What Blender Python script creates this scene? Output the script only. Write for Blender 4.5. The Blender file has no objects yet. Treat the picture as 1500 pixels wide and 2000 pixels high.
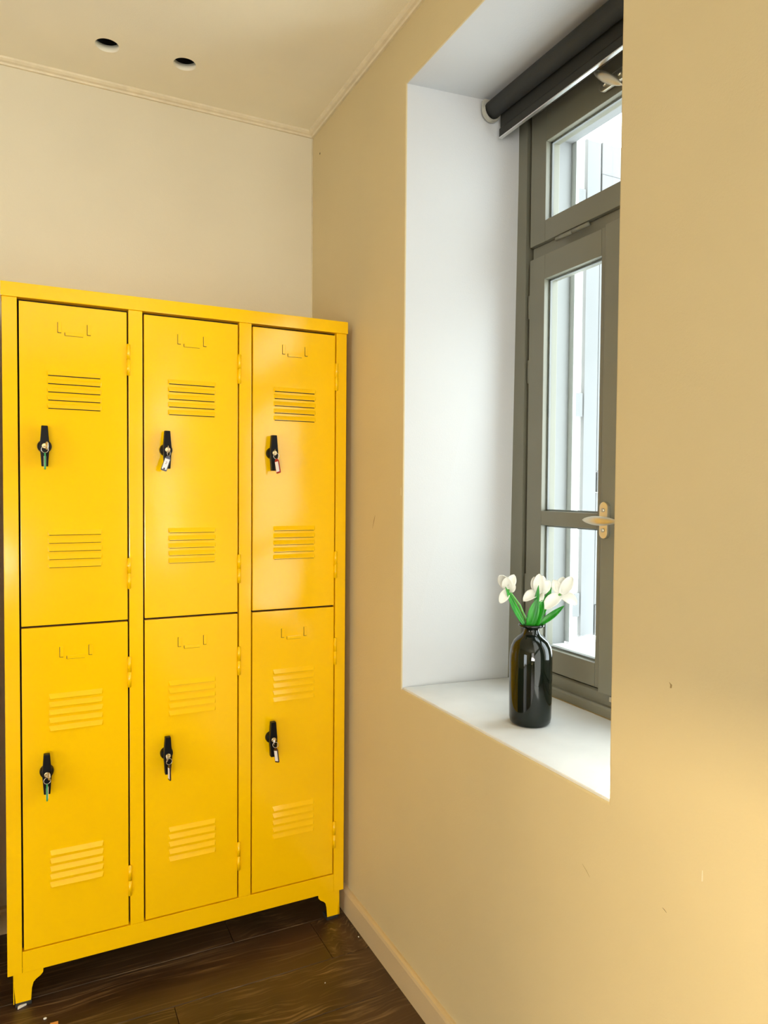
import bpy, bmesh, math, random
from mathutils import Vector, Matrix

random.seed(7)
S = bpy.context.scene
COL = S.collection
PI = math.pi

# ------------------------------------------------------------------ camera
def make_camera():
    yaw, pitch, roll = (math.radians(a) for a in (-26.2403, -1.7765, 0.4384))
    fwd = Vector((-math.sin(yaw) * math.cos(pitch), math.cos(yaw) * math.cos(pitch), math.sin(pitch)))
    right = Vector((math.cos(yaw), math.sin(yaw), 0))
    up = right.cross(fwd)
    r2 = right * math.cos(roll) + up * math.sin(roll)
    u2 = -right * math.sin(roll) + up * math.cos(roll)
    cd = bpy.data.cameras.new('camera')
    co = bpy.data.objects.new('camera', cd)
    COL.objects.link(co)
    co.matrix_world = Matrix(((r2.x, u2.x, -fwd.x, -0.8572), (r2.y, u2.y, -fwd.y, -2.3055),
                              (r2.z, u2.z, -fwd.z, 1.3027), (0, 0, 0, 1)))
    cd.sensor_fit = 'VERTICAL'
    cd.sensor_height = 36.0
    cd.lens = 36.0 * 1396.01 / 2000.0
    cd.clip_start = 0.02
    S.camera = co
make_camera()

# ------------------------------------------------------------------ sky, lights, exposure
SKY = 9.5
W = bpy.data.worlds.new('overcast_sky')
S.world = W
W.use_nodes = True
bg = W.node_tree.nodes['Background']
bg.inputs['Color'].default_value = (0.88, 0.95, 1.0, 1)
bg.inputs['Strength'].default_value = SKY

def area(name, loc, target, sx, sy, power, color=(1, 1, 1), portal=False, spread=180):
    ld = bpy.data.lights.new(name, 'AREA')
    ld.shape = 'RECTANGLE'
    ld.size, ld.size_y = sx, sy
    ld.energy = power
    ld.color = color
    ld.spread = math.radians(spread)
    if portal:
        ld.cycles.is_portal = True
    o = bpy.data.objects.new(name, ld)
    COL.objects.link(o)
    o.location = loc
    d = Vector(target) - Vector(loc)
    o.rotation_euler = d.to_track_quat('-Z', 'Y').to_euler()
    return o

# sun raking through the right-hand casement onto the hidden side of the reveal and the front corner of the sill
sl = bpy.data.lights.new('sun', 'SUN')
sl.energy = 38.0
sl.color = (1.0, 0.95, 0.87)
sl.angle = math.radians(1.2)
so = bpy.data.objects.new('sun', sl)
COL.objects.link(so)
so.location = (4, 2, 5)
so.rotation_euler = Vector((-1.0, -0.714, -0.65)).to_track_quat('-Z', 'Y').to_euler()

# portals just outside the window openings guide the sky light
area('sky_portal_window', (0.66, -1.05, 1.55), (-1, -1.05, 1.55), 1.0, 1.7, 1, portal=True)
area('sky_portal_far_window', (0.66, -3.5, 1.55), (-1, -3.5, 1.55), 1.0, 1.7, 1, portal=True)
# fill lights added just inside the closed wall behind the camera
area('rear_fill', (-1.95, -5.56, 1.45), (-1.3, 0, 1.5), 1.7, 1.7, 50, (1.0, 0.985, 0.97))
area('rear_upward_fill', (-2.0, -5.50, 0.75), (-1.6, -2.2, 2.7), 1.8, 0.5, 90, (1.0, 0.97, 0.90))
# small warm lamp added outside the left opening to brighten the right wall
area('warm_wall_fill', (-5.6, -2.52, 1.665), (0.0, -2.2, 0.8), 0.30, 0.05, 300, (1.0, 0.78, 0.44))

S.view_settings.view_transform = 'Standard'
S.view_settings.look = 'None'
S.view_settings.gamma = 1.0
S.view_settings.use_curve_mapping = False
S.view_settings.exposure = 0.0
S.cycles.adaptive_threshold = 0.02
S.cycles.max_bounces = 8
S.cycles.diffuse_bounces = 5
S.cycles.glossy_bounces = 3
S.cycles.transparent_max_bounces = 10
S.cycles.caustics_reflective = False
S.cycles.caustics_refractive = False
S.cycles.sample_clamp_indirect = 8.0

# ------------------------------------------------------------------ materials
def nmat(name):
    m = bpy.data.materials.new(name)
    m.use_nodes = True
    nt = m.node_tree
    return m, nt, nt.nodes['Principled BSDF']

def N(nt, kind, **kw):
    n = nt.nodes.new(kind)
    for k, v in kw.items():
        setattr(n, k, v)
    return n

def noise(nt, scale, detail=3, vec=None, rough=0.5):
    n = N(nt, 'ShaderNodeTexNoise')
    n.inputs['Scale'].default_value = scale
    n.inputs['Detail'].default_value = detail
    n.inputs['Roughness'].default_value = rough
    if vec is not None:
        nt.links.new(vec, n.inputs['Vector'])
    return n

def ramp(nt, fac, stops):
    r = N(nt, 'ShaderNodeValToRGB')
    els = r.color_ramp.elements
    while len(els) < len(stops):
        els.new(0.5)
    for e, (p, c) in zip(els, stops):
        e.position = p
        e.color = (*c, 1) if len(c) == 3 else c
    nt.links.new(fac, r.inputs['Fac'])
    return r

def bump(nt, b, height, strength, dist):
    n = N(nt, 'ShaderNodeBump')
    n.inputs['Strength'].default_value = strength
    n.inputs['Distance'].default_value = dist
    nt.links.new(height, n.inputs['Height'])
    nt.links.new(n.outputs['Normal'], b.inputs['Normal'])
    return n

def simple(name, color, rough=0.5, metal=0.0, coat=0.0, var=0.06, scale=30, bmp=0.0, bscale=200, spec=0.5):
    m, nt, b = nmat(name)
    tc = N(nt, 'ShaderNodeTexCoord')
    n = noise(nt, scale, 4, tc.outputs['Object'])
    c = Vector(color)
    r = ramp(nt, n.outputs['Fac'], [(0.3, tuple(c * (1 - var))), (0.7, tuple(min(1, x * (1 + var)) for x in c))])
    nt.links.new(r.outputs['Color'], b.inputs['Base Color'])
    b.inputs['Roughness'].default_value = rough
    b.inputs['Metallic'].default_value = metal
    b.inputs['Coat Weight'].default_value = coat
    b.inputs['Coat Roughness'].default_value = 0.08
    b.inputs['Specular IOR Level'].default_value = spec
    if bmp:
        n2 = noise(nt, bscale, 3, tc.outputs['Object'])
        bump(nt, b, n2.outputs['Fac'], bmp, 0.002)
    return m

def wall_paint(name, color, rough=0.6, uneven=0.4, var=0.035):
    m, nt, b = nmat(name)
    tc = N(nt, 'ShaderNodeTexCoord')
    big = noise(nt, 2.2, 3, tc.outputs['Object'])
    c = Vector(color)
    r = ramp(nt, big.outputs['Fac'], [(0.3, tuple(c * (1 - var))), (0.7, tuple(c * (1 + var)))])
    nt.links.new(r.outputs['Color'], b.inputs['Base Color'])
    b.inputs['Roughness'].default_value = rough
    fine = noise(nt, 260, 3, tc.outputs['Object'])
    mid = noise(nt, 7, 3, tc.outputs['Object'])
    mx = N(nt, 'ShaderNodeMath', operation='MULTIPLY_ADD')
    nt.links.new(mid.outputs['Fac'], mx.inputs[0])
    mx.inputs[1].default_value = 6.0 * uneven
    nt.links.new(fine.outputs['Fac'], mx.inputs[2])
    bump(nt, b, mx.outputs[0], 0.22, 0.0016)
    return m

MAT = {}
MAT['wall'] = wall_paint('beige_wall_paint', (0.60, 0.50, 0.285), 0.62)
MAT['back_wall'] = wall_paint('daylit_wall_paint', (0.69, 0.64, 0.49), 0.62)  # wall paint made paler, the brighter light here put into its colour
MAT['ceiling'] = wall_paint('cream_ceiling_paint', (0.86, 0.82, 0.66), 0.7, 0.2)
MAT['white'] = wall_paint('white_reveal_paint', (0.55, 0.56, 0.565), 0.55, 0.2, 0.015)
MAT['board'] = wall_paint('baseboard_paint', (0.60, 0.47, 0.27), 0.42, 0.1)
MAT['sill'] = simple('painted_sill', (0.66, 0.665, 0.655), 0.45, var=0.05, scale=9, bmp=0.15, bscale=25)
MAT['frame'] = simple('grey_green_window_paint', (0.165, 0.158, 0.115), 0.38, var=0.05, scale=6)
MAT['outside'] = simple('exterior_render', (0.20, 0.20, 0.195), 0.8, var=0.04, scale=5)
MAT['shutter'] = simple('shutter_paint', (0.15, 0.15, 0.15), 0.6, var=0.04, scale=8)
MAT['post'] = simple('shutter_post_paint', (0.62, 0.63, 0.63), 0.6, var=0.03, scale=8)
MAT['black'] = simple('black_plastic', (0.003, 0.003, 0.004), 0.4, var=0.1, spec=0.16)
MAT['rubber'] = simple('dark_rubber', (0.018, 0.018, 0.017), 0.6)
MAT['hole_shade'] = simple('hole_and_shade_dark', (0.012, 0.009, 0.004), 0.8)  # near-black for holes and marks, also for painted shade at clips and gaps
MAT['steel'] = simple('brushed_steel', (0.72, 0.70, 0.66), 0.28, metal=1.0, var=0.04)
MAT['brass'] = simple('lock_brass', (0.80, 0.66, 0.38), 0.3, metal=1.0, var=0.05)
MAT['satin'] = simple('satin_nickel', (0.66, 0.60, 0.47), 0.36, metal=1.0, var=0.04)
MAT['blind'] = simple('charcoal_blind_fabric', (0.022, 0.022, 0.018), 0.75, var=0.12, scale=400, bmp=0.2, bscale=900)
MAT['alu'] = simple('aluminium_bar', (0.80, 0.80, 0.78), 0.3, metal=1.0, var=0.03)
MAT['green_tag'] = simple('green_tag_plastic', (0.03, 0.30, 0.10), 0.25)
MAT['red_tag'] = simple('red_tag_plastic', (0.36, 0.012, 0.012), 0.25)
MAT['blue_tag'] = simple('navy_tag_plastic', (0.008, 0.014, 0.05), 0.25)
MAT['dark_tag'] = simple('dark_tag_plastic', (0.03, 0.006, 0.012), 0.25)
MAT['paper'] = simple('tag_paper', (0.82, 0.82, 0.84), 0.6, var=0.03)
MAT['ink'] = simple('tag_ink', (0.16, 0.01, 0.03), 0.6)
MAT['petal'] = simple('white_petal', (0.68, 0.675, 0.61), 0.5, var=0.03, scale=60)
MAT['stem'] = simple('green_stem', (0.09, 0.33, 0.04), 0.45, var=0.15, scale=60)
MAT['shim'] = simple('white_plastic', (0.80, 0.80, 0.80), 0.45)
MAT['grey_plastic'] = simple('grey_bracket_plastic', (0.40, 0.385, 0.32), 0.3)
MAT['orange'] = simple('orange_scrap', (0.75, 0.36, 0.10), 0.6)
MAT['bead'] = simple('caulk_bead', (0.72, 0.65, 0.47), 0.5)
MAT['chip'] = simple('chipped_plaster', (0.30, 0.21, 0.09), 0.8)

def m_yellow():
    m, nt, b = nmat('glossy_yellow_enamel')
    tc = N(nt, 'ShaderNodeTexCoord')
    n = noise(nt, 3.0, 3, tc.outputs['Object'])
    r = ramp(nt, n.outputs['Fac'], [(0.3, (0.95, 0.555, 0.0)), (0.7, (0.98, 0.59, 0.0))])
    nt.links.new(r.outputs['Color'], b.inputs['Base Color'])
    b.inputs['Roughness'].default_value = 0.115
    b.inputs['Specular IOR Level'].default_value = 0.45
    b.inputs['Coat Weight'].default_value = 0.18
    b.inputs['Coat Roughness'].default_value = 0.10
    w = noise(nt, 9, 2, tc.outputs['Object'])
    o = noise(nt, 420, 2, tc.outputs['Object'])
    mx = N(nt, 'ShaderNodeMath', operation='MULTIPLY_ADD')
    nt.links.new(w.outputs['Fac'], mx.inputs[0])
    mx.inputs[1].default_value = 9.0
    nt.links.new(o.outputs['Fac'], mx.inputs[2])
    bump(nt, b, mx.outputs[0], 0.07, 0.001)
    return m
MAT['yellow'] = m_yellow()

def m_wood():
    m, nt, b = nmat('dark_wood_plank')
    tc = N(nt, 'ShaderNodeTexCoord')
    oi = N(nt, 'ShaderNodeObjectInfo')
    mul = N(nt, 'ShaderNodeMath', operation='MULTIPLY')
    nt.links.new(oi.outputs['Random'], mul.inputs[0])
    mul.inputs[1].default_value = 37.0
    cmb = N(nt, 'ShaderNodeCombineXYZ')
    nt.links.new(mul.outputs[0], cmb.inputs['X'])
    nt.links.new(mul.outputs[0], cmb.inputs['Y'])
    add = N(nt, 'ShaderNodeVectorMath', operation='ADD')
    nt.links.new(tc.outputs['Object'], add.inputs[0])
    nt.links.new(cmb.outputs[0], add.inputs[1])
    # slow sideways drift of the grain, then thin streaks stretched along the plank
    lowm = N(nt, 'ShaderNodeMapping')
    lowm.inputs['Scale'].default_value = (2.2, 6.0, 1.0)
    nt.links.new(add.outputs[0], lowm.inputs['Vector'])
    warp = noise(nt, 1.0, 2, lowm.outputs[0])
    dr = N(nt, 'ShaderNodeMath', operation='MULTIPLY')
    nt.links.new(warp.outputs['Fac'], dr.inputs[0])
    dr.inputs[1].default_value = 0.085
    dv = N(nt, 'ShaderNodeCombineXYZ')
    nt.links.new(dr.outputs[0], dv.inputs['Y'])
    wadd = N(nt, 'ShaderNodeVectorMath', operation='ADD')
    nt.links.new(add.outputs[0], wadd.inputs[0])
    nt.links.new(dv.outputs[0], wadd.inputs[1])
    mp = N(nt, 'ShaderNodeMapping')
    mp.inputs['Scale'].default_value = (3.4, 125.0, 1.0)
    nt.links.new(wadd.outputs[0], mp.inputs['Vector'])
    fine = noise(nt, 1.0, 5, mp.outputs[0], 0.6)
    mp2 = N(nt, 'ShaderNodeMapping')
    mp2.inputs['Scale'].default_value = (2.4, 9.0, 1.0)
    nt.links.new(wadd.outputs[0], mp2.inputs['Vector'])
    patch = noise(nt, 1.0, 3, mp2.outputs[0])
    streak = ramp(nt, fine.outputs['Fac'], [(0.50, (0, 0, 0)), (0.68, (1, 1, 1))])
    fr = ramp(nt, patch.outputs['Fac'], [(0.38, (0.10, 0.10, 0.10)), (0.66, (1, 1, 1))])
    mm = N(nt, 'ShaderNodeMath', operation='MULTIPLY')
    nt.links.new(streak.outputs['Color'], mm.inputs[0])
    nt.links.new(fr.outputs['Color'], mm.inputs[1])
    base = ramp(nt, warp.outputs['Fac'], [(0.3, (0.030, 0.014, 0.006)), (0.7, (0.082, 0.043, 0.019))])
    mix = N(nt, 'ShaderNodeMix', data_type='RGBA')
    nt.links.new(mm.outputs[0], mix.inputs[0])
    nt.links.new(base.outputs['Color'], mix.inputs[6])
    mix.inputs[7].default_value = (0.27, 0.17, 0.085, 1)
    nt.links.new(mix.outputs[2], b.inputs['Base Color'])
    b.inputs['Roughness'].default_value = 0.36
    bump(nt, b, mm.outputs[0], 0.25, 0.001)
    return m
MAT['wood'] = m_wood()

def m_leaf():
    m, nt, b = nmat('green_leaf')
    tc = N(nt, 'ShaderNodeTexCoord')
    mp = N(nt, 'ShaderNodeMapping')
    mp.inputs['Scale'].default_value = (120, 120, 8)
    nt.links.new(tc.outputs['Object'], mp.inputs['Vector'])
    n = noise(nt, 1.0, 3, mp.outputs[0])
    r = ramp(nt, n.outputs['Fac'], [(0.3, (0.004, 0.13, 0.006)), (0.7, (0.022, 0.34, 0.012))])
    nt.links.new(r.outputs['Color'], b.inputs['Base Color'])
    b.inputs['Roughness'].default_value = 0.35
    b.inputs['Subsurface Weight'].default_value = 0.0
    return m
MAT['leaf'] = m_leaf()

def m_vase():
    m, nt, b = nmat('black_green_glass')
    tc = N(nt, 'ShaderNodeTexCoord')
    n = noise(nt, 14, 2, tc.outputs['Object'])
    r = ramp(nt, n.outputs['Fac'], [(0.3, (0.002, 0.003, 0.002)), (0.8, (0.004, 0.009, 0.005))])
    nt.links.new(r.outputs['Color'], b.inputs['Base Color'])
    b.inputs['Roughness'].default_value = 0.04
    b.inputs['Specular IOR Level'].default_value = 0.38
    b.inputs['Coat Weight'].default_value = 0.12
    b.inputs['Coat Roughness'].default_value = 0.02
    return m
MAT['vase'] = m_vase()

def m_glass():
    m, nt, b = nmat('window_glass')
    nt.nodes.remove(b)
    out = nt.nodes['Material Output']
    t = N(nt, 'ShaderNodeBsdfTransparent')
    tcn = N(nt, 'ShaderNodeTexCoord')
    nn = noise(nt, 2.0, 2, tcn.outputs['Object'])
    rr = ramp(nt, nn.outputs['Fac'], [(0.3, (0.93, 0.965, 0.955)), (0.7, (0.955, 0.98, 0.975))])
    nt.links.new(rr.outputs['Color'], t.inputs['Color'])
    g = N(nt, 'ShaderNodeBsdfGlossy')
    g.inputs['Roughness'].default_value = 0.01
    lw = N(nt, 'ShaderNodeLayerWeight')
    lw.inputs['Blend'].default_value = 0.5
    pw = N(nt, 'ShaderNodeMath', operation='POWER')
    nt.links.new(lw.outputs['Facing'], pw.inputs[0])
    pw.inputs[1].default_value = 4.0
    f = N(nt, 'ShaderNodeMath', operation='MULTIPLY_ADD')
    nt.links.new(pw.outputs[0], f.inputs[0])
    f.inputs[1].default_value = 0.5
    f.inputs[2].default_value = 0.02
    mx = N(nt, 'ShaderNodeMixShader')
    nt.links.new(f.outputs[0], mx.inputs[0])
    nt.links.new(t.outputs[0], mx.inputs[1])
    nt.links.new(g.outputs[0], mx.inputs[2])
    nt.links.new(mx.outputs[0], out.inputs['Surface'])
    return m
MAT['glass'] = m_glass()

# ------------------------------------------------------------------ mesh helpers
class MB:
    """collects shapes into one bmesh, then links them as one object"""
    def __init__(self):
        self.bm = bmesh.new()
    def box(self, x0, x1, y0, y1, z0, z1, bevel=0.0, seg=2, mi=0):
        b = bmesh.new()
        vs = [b.verts.new((x, y, z)) for x in (x0, x1) for y in (y0, y1) for z in (z0, z1)]
        for q in ((0, 1, 3, 2), (4, 6, 7, 5), (0, 4, 5, 1), (2, 3, 7, 6), (0, 2, 6, 4), (1, 5, 7, 3)):
            b.faces.new([vs[i] for i in q])
        if bevel:
            bmesh.ops.bevel(b, geom=b.edges[:], offset=bevel, segments=seg, profile=0.7, affect='EDGES')
        self._merge(b, mi)
        return self
    def prism(self, pts, axis, a, b_, bevel=0.0, seg=2, mi=0):
        """polygon pts (2D) extruded along axis ('x','y','z') from a to b_"""
        b = bmesh.new()
        def P(p, t):
            if axis == 'x': return (t, p[0], p[1])
            if axis == 'y': return (p[0], t, p[1])
            return (p[0], p[1], t)
        A = [b.verts.new(P(p, a)) for p in pts]
        B = [b.verts.new(P(p, b_)) for p in pts]
        n = len(pts)
        b.faces.new(A); b.faces.new(B[::-1])
        for i in range(n):
            j = (i + 1) % n
            b.faces.new((A[i], B[i], B[j], A[j]))
        bmesh.ops.recalc_face_normals(b, faces=b.faces[:])
        if bevel:
            bmesh.ops.bevel(b, geom=b.edges[:], offset=bevel, segments=seg, profile=0.7, affect='EDGES')
        self._merge(b, mi)
        return self
    def tube(self, pts, r, n=10, mi=0, cap=True):
        """tube along points; r is a radius or a list"""
        pts = [Vector(p) for p in pts]
        rr = r if isinstance(r, (list, tuple)) else [r] * len(pts)
        b = bmesh.new()
        rings = []
        ref = None
        for i, p in enumerate(pts):
            d = (pts[min(i + 1, len(pts) - 1)] - pts[max(i - 1, 0)]).normalized()
            if ref is None:
                ref = d.orthogonal().normalized()
            ref = (ref - d * ref.dot(d)).normalized()
            s = d.cross(ref)
            rings.append([b.verts.new(p + (ref * math.cos(t) + s * math.sin(t)) * rr[i])
                          for t in [2 * PI * k / n for k in range(n)]])
        for A, B in zip(rings, rings[1:]):
            for k in range(n):
                b.faces.new((A[k], A[(k + 1) % n], B[(k + 1) % n], B[k]))
        if cap:
            b.faces.new(rings[0][::-1]); b.faces.new(rings[-1])
        bmesh.ops.recalc_face_normals(b, faces=b.faces[:])
        for f in b.faces: f.smooth = True
        self._merge(b, mi)
        return self
    def lathe(self, prof, n=48, center=(0, 0, 0), axis='z', mi=0):
        b = bmesh.new()
        cx, cy, cz = center
        rings = []
        for r, h in prof:
            ring = []
            for k in range(n):
                t = 2 * PI * k / n
                u, v = r * math.cos(t), r * math.sin(t)
                p = (cx + u, cy + v, cz + h) if axis == 'z' else ((cx + u, cy + h, cz + v) if axis == 'y' else (cx + h, cy + u, cz + v))
                ring.append(b.verts.new(p))
            rings.append(ring)
        for A, B in zip(rings, rings[1:]):
            for k in range(n):
                b.faces.new((A[k], A[(k + 1) % n], B[(k + 1) % n], B[k]))
        if prof[0][0] > 1e-5: b.faces.new(rings[0][::-1])
        if prof[-1][0] > 1e-5: b.faces.new(rings[-1])
        bmesh.ops.remove_doubles(b, verts=b.verts[:], dist=1e-6)
        bmesh.ops.recalc_face_normals(b, faces=b.faces[:])
        for f in b.faces: f.smooth = True
        self._merge(b, mi)
        return self
    def torus(self, R, r, M, n=24, m=6, mi=0):
        b = bmesh.new()
        g = [[b.verts.new(M @ Vector(((R + r * math.cos(v)) * math.cos(u), (R + r * math.cos(v)) * math.sin(u), r * math.sin(v))))
              for v in [2 * PI * j / m for j in range(m)]] for u in [2 * PI * i / n for i in range(n)]]
        for i in range(n):
            for j in range(m):
                b.faces.new((g[i][j], g[(i + 1) % n][j], g[(i + 1) % n][(j + 1) % m], g[i][(j + 1) % m]))
        for f in b.faces: f.smooth = True
        self._merge(b, mi)
        return self
    def quad(self, pts, mi=0):
        b = bmesh.new()
        b.faces.new([b.verts.new(p) for p in pts])
        self._merge(b, mi)
        return self
    def _merge(self, b, mi):
        for f in b.faces: f.material_index = mi
        me = bpy.data.meshes.new('tmp')
        b.to_mesh(me); b.free()
        self.bm.from_mesh(me)
        bpy.data.meshes.remove(me)
    def xf(self, M):
        bmesh.ops.transform(self.bm, matrix=M, verts=self.bm.verts[:])
        return self
    def mesh(self, name, mats):
        me = bpy.data.meshes.new(name)
        self.bm.to_mesh(me); self.bm.free()
        for m in (mats if isinstance(mats, (list, tuple)) else [mats]):
            me.materials.append(MAT[m])
        return me
    def obj(self, name, mats, parent=None, loc=(0, 0, 0)):
        o = bpy.data.objects.new(name, self.mesh(name, mats))
        COL.objects.link(o)
        o.location = loc
        o.parent = parent
        return o

def inst(name, me, parent=None, loc=(0, 0, 0), rot=(0, 0, 0)):
    o = bpy.data.objects.new(name, me)
    COL.objects.link(o)
    o.parent = parent
    o.location = loc
    o.rotation_euler = rot
    return o

def empty(name, loc=(0, 0, 0), rz=0.0, parent=None):
    o = bpy.data.objects.new(name, None)
    COL.objects.link(o)
    o.empty_display_size = 0.05
    o.location = loc
    o.rotation_euler = (0, 0, rz)
    o.parent = parent
    return o

def tag(o, label, cat, group=None):
    o['label'] = label
    o['category'] = cat
    if group: o['group'] = group
    return o

def struct(o, label=None):
    o['kind'] = 'structure'
    if label: o['label'] = label
    return o

# ------------------------------------------------------------------ the room
XR, YB, ZC = 0.010, 0.025, 2.5123          # right wall face, back wall face, ceiling
XL, YF = -4.1, -5.6                        # opposite wall, wall behind the camera
FX = 0.345                                 # depth at which the window frame meets the reveal
XO = 0.517                                 # outer face of the wall

def wall_with_openings(name, ys, zs, holes, mats, place, depth_y, mirror=False):
    """grid wall in (s, z); holes = set of cells; place(s, z, d) gives a world point at depth d"""
    b = bmesh.new()
    cache = {}
    def V(i, j, d):
        k = (i, j, d)
        if k not in cache:
            cache[k] = b.verts.new(place(ys[i], zs[j], d))
        return cache[k]
    for i in range(len(ys) - 1):
        for j in range(len(zs) - 1):
            if (i, j) in holes: continue
            b.faces.new((V(i, j, 0), V(i + 1, j, 0), V(i + 1, j + 1, 0), V(i, j + 1, 0))).material_index = 0
            b.faces.new((V(i, j, 1), V(i, j + 1, 1), V(i + 1, j + 1, 1), V(i + 1, j, 1))).material_index = 2
            for (di, dj, p, q) in ((-1, 0, (i, j), (i, j + 1)), (1, 0, (i + 1, j), (i + 1, j + 1)),
                                   (0, -1, (i, j), (i + 1, j)), (0, 1, (i, j + 1), (i + 1, j + 1))):
                if (i + di, j + dj) in holes:
                    b.faces.new((V(*p, 0), V(*q, 0), V(*q, 1), V(*p, 1))).material_index = 1
    bmesh.ops.recalc_face_normals(b, faces=b.faces[:])
    es = [e for e in b.edges if len(e.link_faces) == 2 and {f.material_index for f in e.link_faces} == {0, 1}]
    bmesh.ops.bevel(b, geom=es, offset=0.0035, segments=2, profile=0.6, affect='EDGES')
    me = bpy.data.meshes.new(name)
    b.to_mesh(me); b.free()
    for m in mats: me.materials.append(MAT[m])
    o = bpy.data.objects.new(name, me)
    COL.objects.link(o)
    return struct(o)

# right wall with the near window and a second one further along; the reveal is slightly splayed
Y1, Y2, ZS, ZT = -0.656, -1.4100, 0.7795, 2.3435
def place_right(y, z, d):
    if d == 0: return (XR, y, z)
    if abs(y - Y1) < 1e-6: y = -0.690 if z < 1.5 else -0.712
    if abs(y - Y2) < 1e-6: y = -1.404
    if abs(z - ZT) < 1e-6: z = 2.335
    return (FX + 0.03, y, z)
wall_right = wall_with_openings('wall_right', [YF - 0.01, -3.9, -3.15, Y2, Y1, YB + 0.01], [-0.02, ZS, ZT, ZC + 0.02],
                                {(1, 1), (3, 1)}, ['wall', 'white', 'outside'], place_right, FX)
# outer leaf of the masonry with its own reveal, soffit and ledge
def place_outer(y, z, d):
    return (FX + 0.035 if d == 0 else XO, y, z)
outer = wall_with_openings('wall_exterior', [YF - 0.4, -3.86, -3.18, -1.395, -0.700, YB + 0.5], [-0.3, 0.862, 2.281, ZC + 0.4],
                           {(1, 1), (3, 1)}, ['outside', 'outside', 'outside'], place_outer, 0.1)

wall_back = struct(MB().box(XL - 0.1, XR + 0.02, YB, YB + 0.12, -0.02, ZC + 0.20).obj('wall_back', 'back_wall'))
# opposite wall with an opening added to shape the warm lamp; closed rear wall
def place_left(y, z, d): return (XL if d == 0 else XL - 0.2, y, z)
wall_left = wall_with_openings('wall_left', [YF - 0.01, -3.6, -2.25, YB + 0.01], [-0.02, 0.02, 1.50, ZC + 0.02], {(1, 1)},
                               ['wall', 'white', 'outside'], place_left, 0.2)
def place_front(x, z, d): return (x, YF if d == 0 else YF - 0.12, z)
wall_front = wall_with_openings('wall_front', [XL - 0.05, -3.85, -1.8, XR + 0.01], [-0.02, 0.5, 2.4, ZC + 0.02],
                                set(), ['wall', 'white', 'outside'], place_front, 0.12)

# ceiling with two round recessed holes for lights
def build_ceiling():
    holes = [(-0.6635, -0.177), (-0.457, -0.185)]
    R, n = 0.0315, 40
    b = bmesh.new()
    xs = [XL - 0.05, -0.72, -0.56, -0.40, XR + 0.02]
    ys = [YF - 0.05, -0.26, -0.10, YB + 0.02]
    cells = {1: holes[0], 2: holes[1]}
    for i in range(4):
        for j in range(3):
            x0, x1, y0, y1 = xs[i], xs[i + 1], ys[j], ys[j + 1]
            if j == 1 and i in cells:
                cx, cy = cells[i]
                ring, outer_ = [], []
                angs = sorted([2 * PI * (k + 0.31) / 40 for k in range(40)]
                              + [math.atan2(qy - cy, qx - cx) % (2 * PI) for qx in (x0, x1) for qy in (y0, y1)])
                n = len(angs)
                for t in angs:
                    c, s = math.cos(t), math.sin(t)
                    ring.append(b.verts.new((cx + R * c, cy + R * s, ZC)))
                    tx = ((x1 - cx) / c if c > 0 else (x0 - cx) / c) if abs(c) > 1e-9 else 1e9
                    ty = ((y1 - cy) / s if s > 0 else (y0 - cy) / s) if abs(s) > 1e-9 else 1e9
                    tt = min(tx, ty)
                    outer_.append(b.verts.new((cx + tt * c, cy + tt * s, ZC)))
                top = [b.verts.new((v.co.x, v.co.y, ZC + 0.019)) for v in ring]
                void = [b.verts.new((cx + (v.co.x - cx) * 1.25, cy + (v.co.y - cy) * 1.25, ZC + 0.019)) for v in ring]
                roof = [b.verts.new((v.co.x, v.co.y, ZC + 0.13)) for v in void]
                for k in range(n):
                    l = (k + 1) % n
                    b.faces.new((ring[k], ring[l], outer_[l], outer_[k]))
                    f = b.faces.new((ring[k], top[k], top[l], ring[l])); f.smooth = True
                    b.faces.new((top[k], void[k], void[l], top[l])).material_index = 1
                    b.faces.new((void[k], roof[k], roof[l], void[l])).material_index = 1
                b.faces.new(roof).material_index = 1
            else:
                b.faces.new([b.verts.new(p) for p in ((x0, y0, ZC), (x1, y0, ZC), (x1, y1, ZC), (x0, y1, ZC))])
    # slab above keeps daylight out of the plenum
    for (x0, x1, y0, y1, z) in ((XL - 0.3, XR + 0.6, YF - 0.3, YB + 0.2, ZC + 0.16),):
        b.faces.new([b.verts.new(p) for p in ((x0, y0, z), (x1, y0, z), (x1, y1, z), (x0, y1, z))])
    bmesh.ops.remove_doubles(b, verts=b.verts[:], dist=1e-5)
    bmesh.ops.recalc_face_normals(b, faces=b.faces[:])
    me = bpy.data.meshes.new('ceiling')
    b.to_mesh(me); b.free()
    me.materials.append(MAT['ceiling']); me.materials.append(MAT['rubber'])
    o = bpy.data.objects.new('ceiling', me)
    COL.objects.link(o)
    return struct(o)
build_ceiling()

# narrow rounded cornice along both walls, caulk bead in the corner, baseboard
def cornice_profile(s):
    return [(0, 0), (0, -0.017), (s * 0.006, -0.0165), (s * 0.0085, -0.012), (s * 0.015, -0.0095), (s * 0.020, -0.005), (s * 0.021, 0)]
struct(MB().prism([(YB + p, ZC + q) for p, q in cornice_profile(-1)], 'x', XL, XR, 0.0).obj('trim_1', 'bead'))
struct(MB().prism([(XR + p, ZC + q) for p, q in cornice_profile(-1)], 'y', YF, YB, 0.0).obj('trim_2', 'bead'))
struct(MB().tube([(XR - 0.0005, YB - 0.0005, 0), (XR - 0.0005, YB - 0.0005, ZC - 0.018)], 0.0032, 10).obj('trim_3', 'bead'))
struct(MB().prism([(XR, 0.0), (XR - 0.013, 0.0), (XR - 0.013, 0.066), (XR - 0.0105, 0.0735), (XR - 0.005, 0.0765), (XR, 0.0775)],
                  'y', YF, YB - 0.002).obj('baseboard_right', 'board'))
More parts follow.
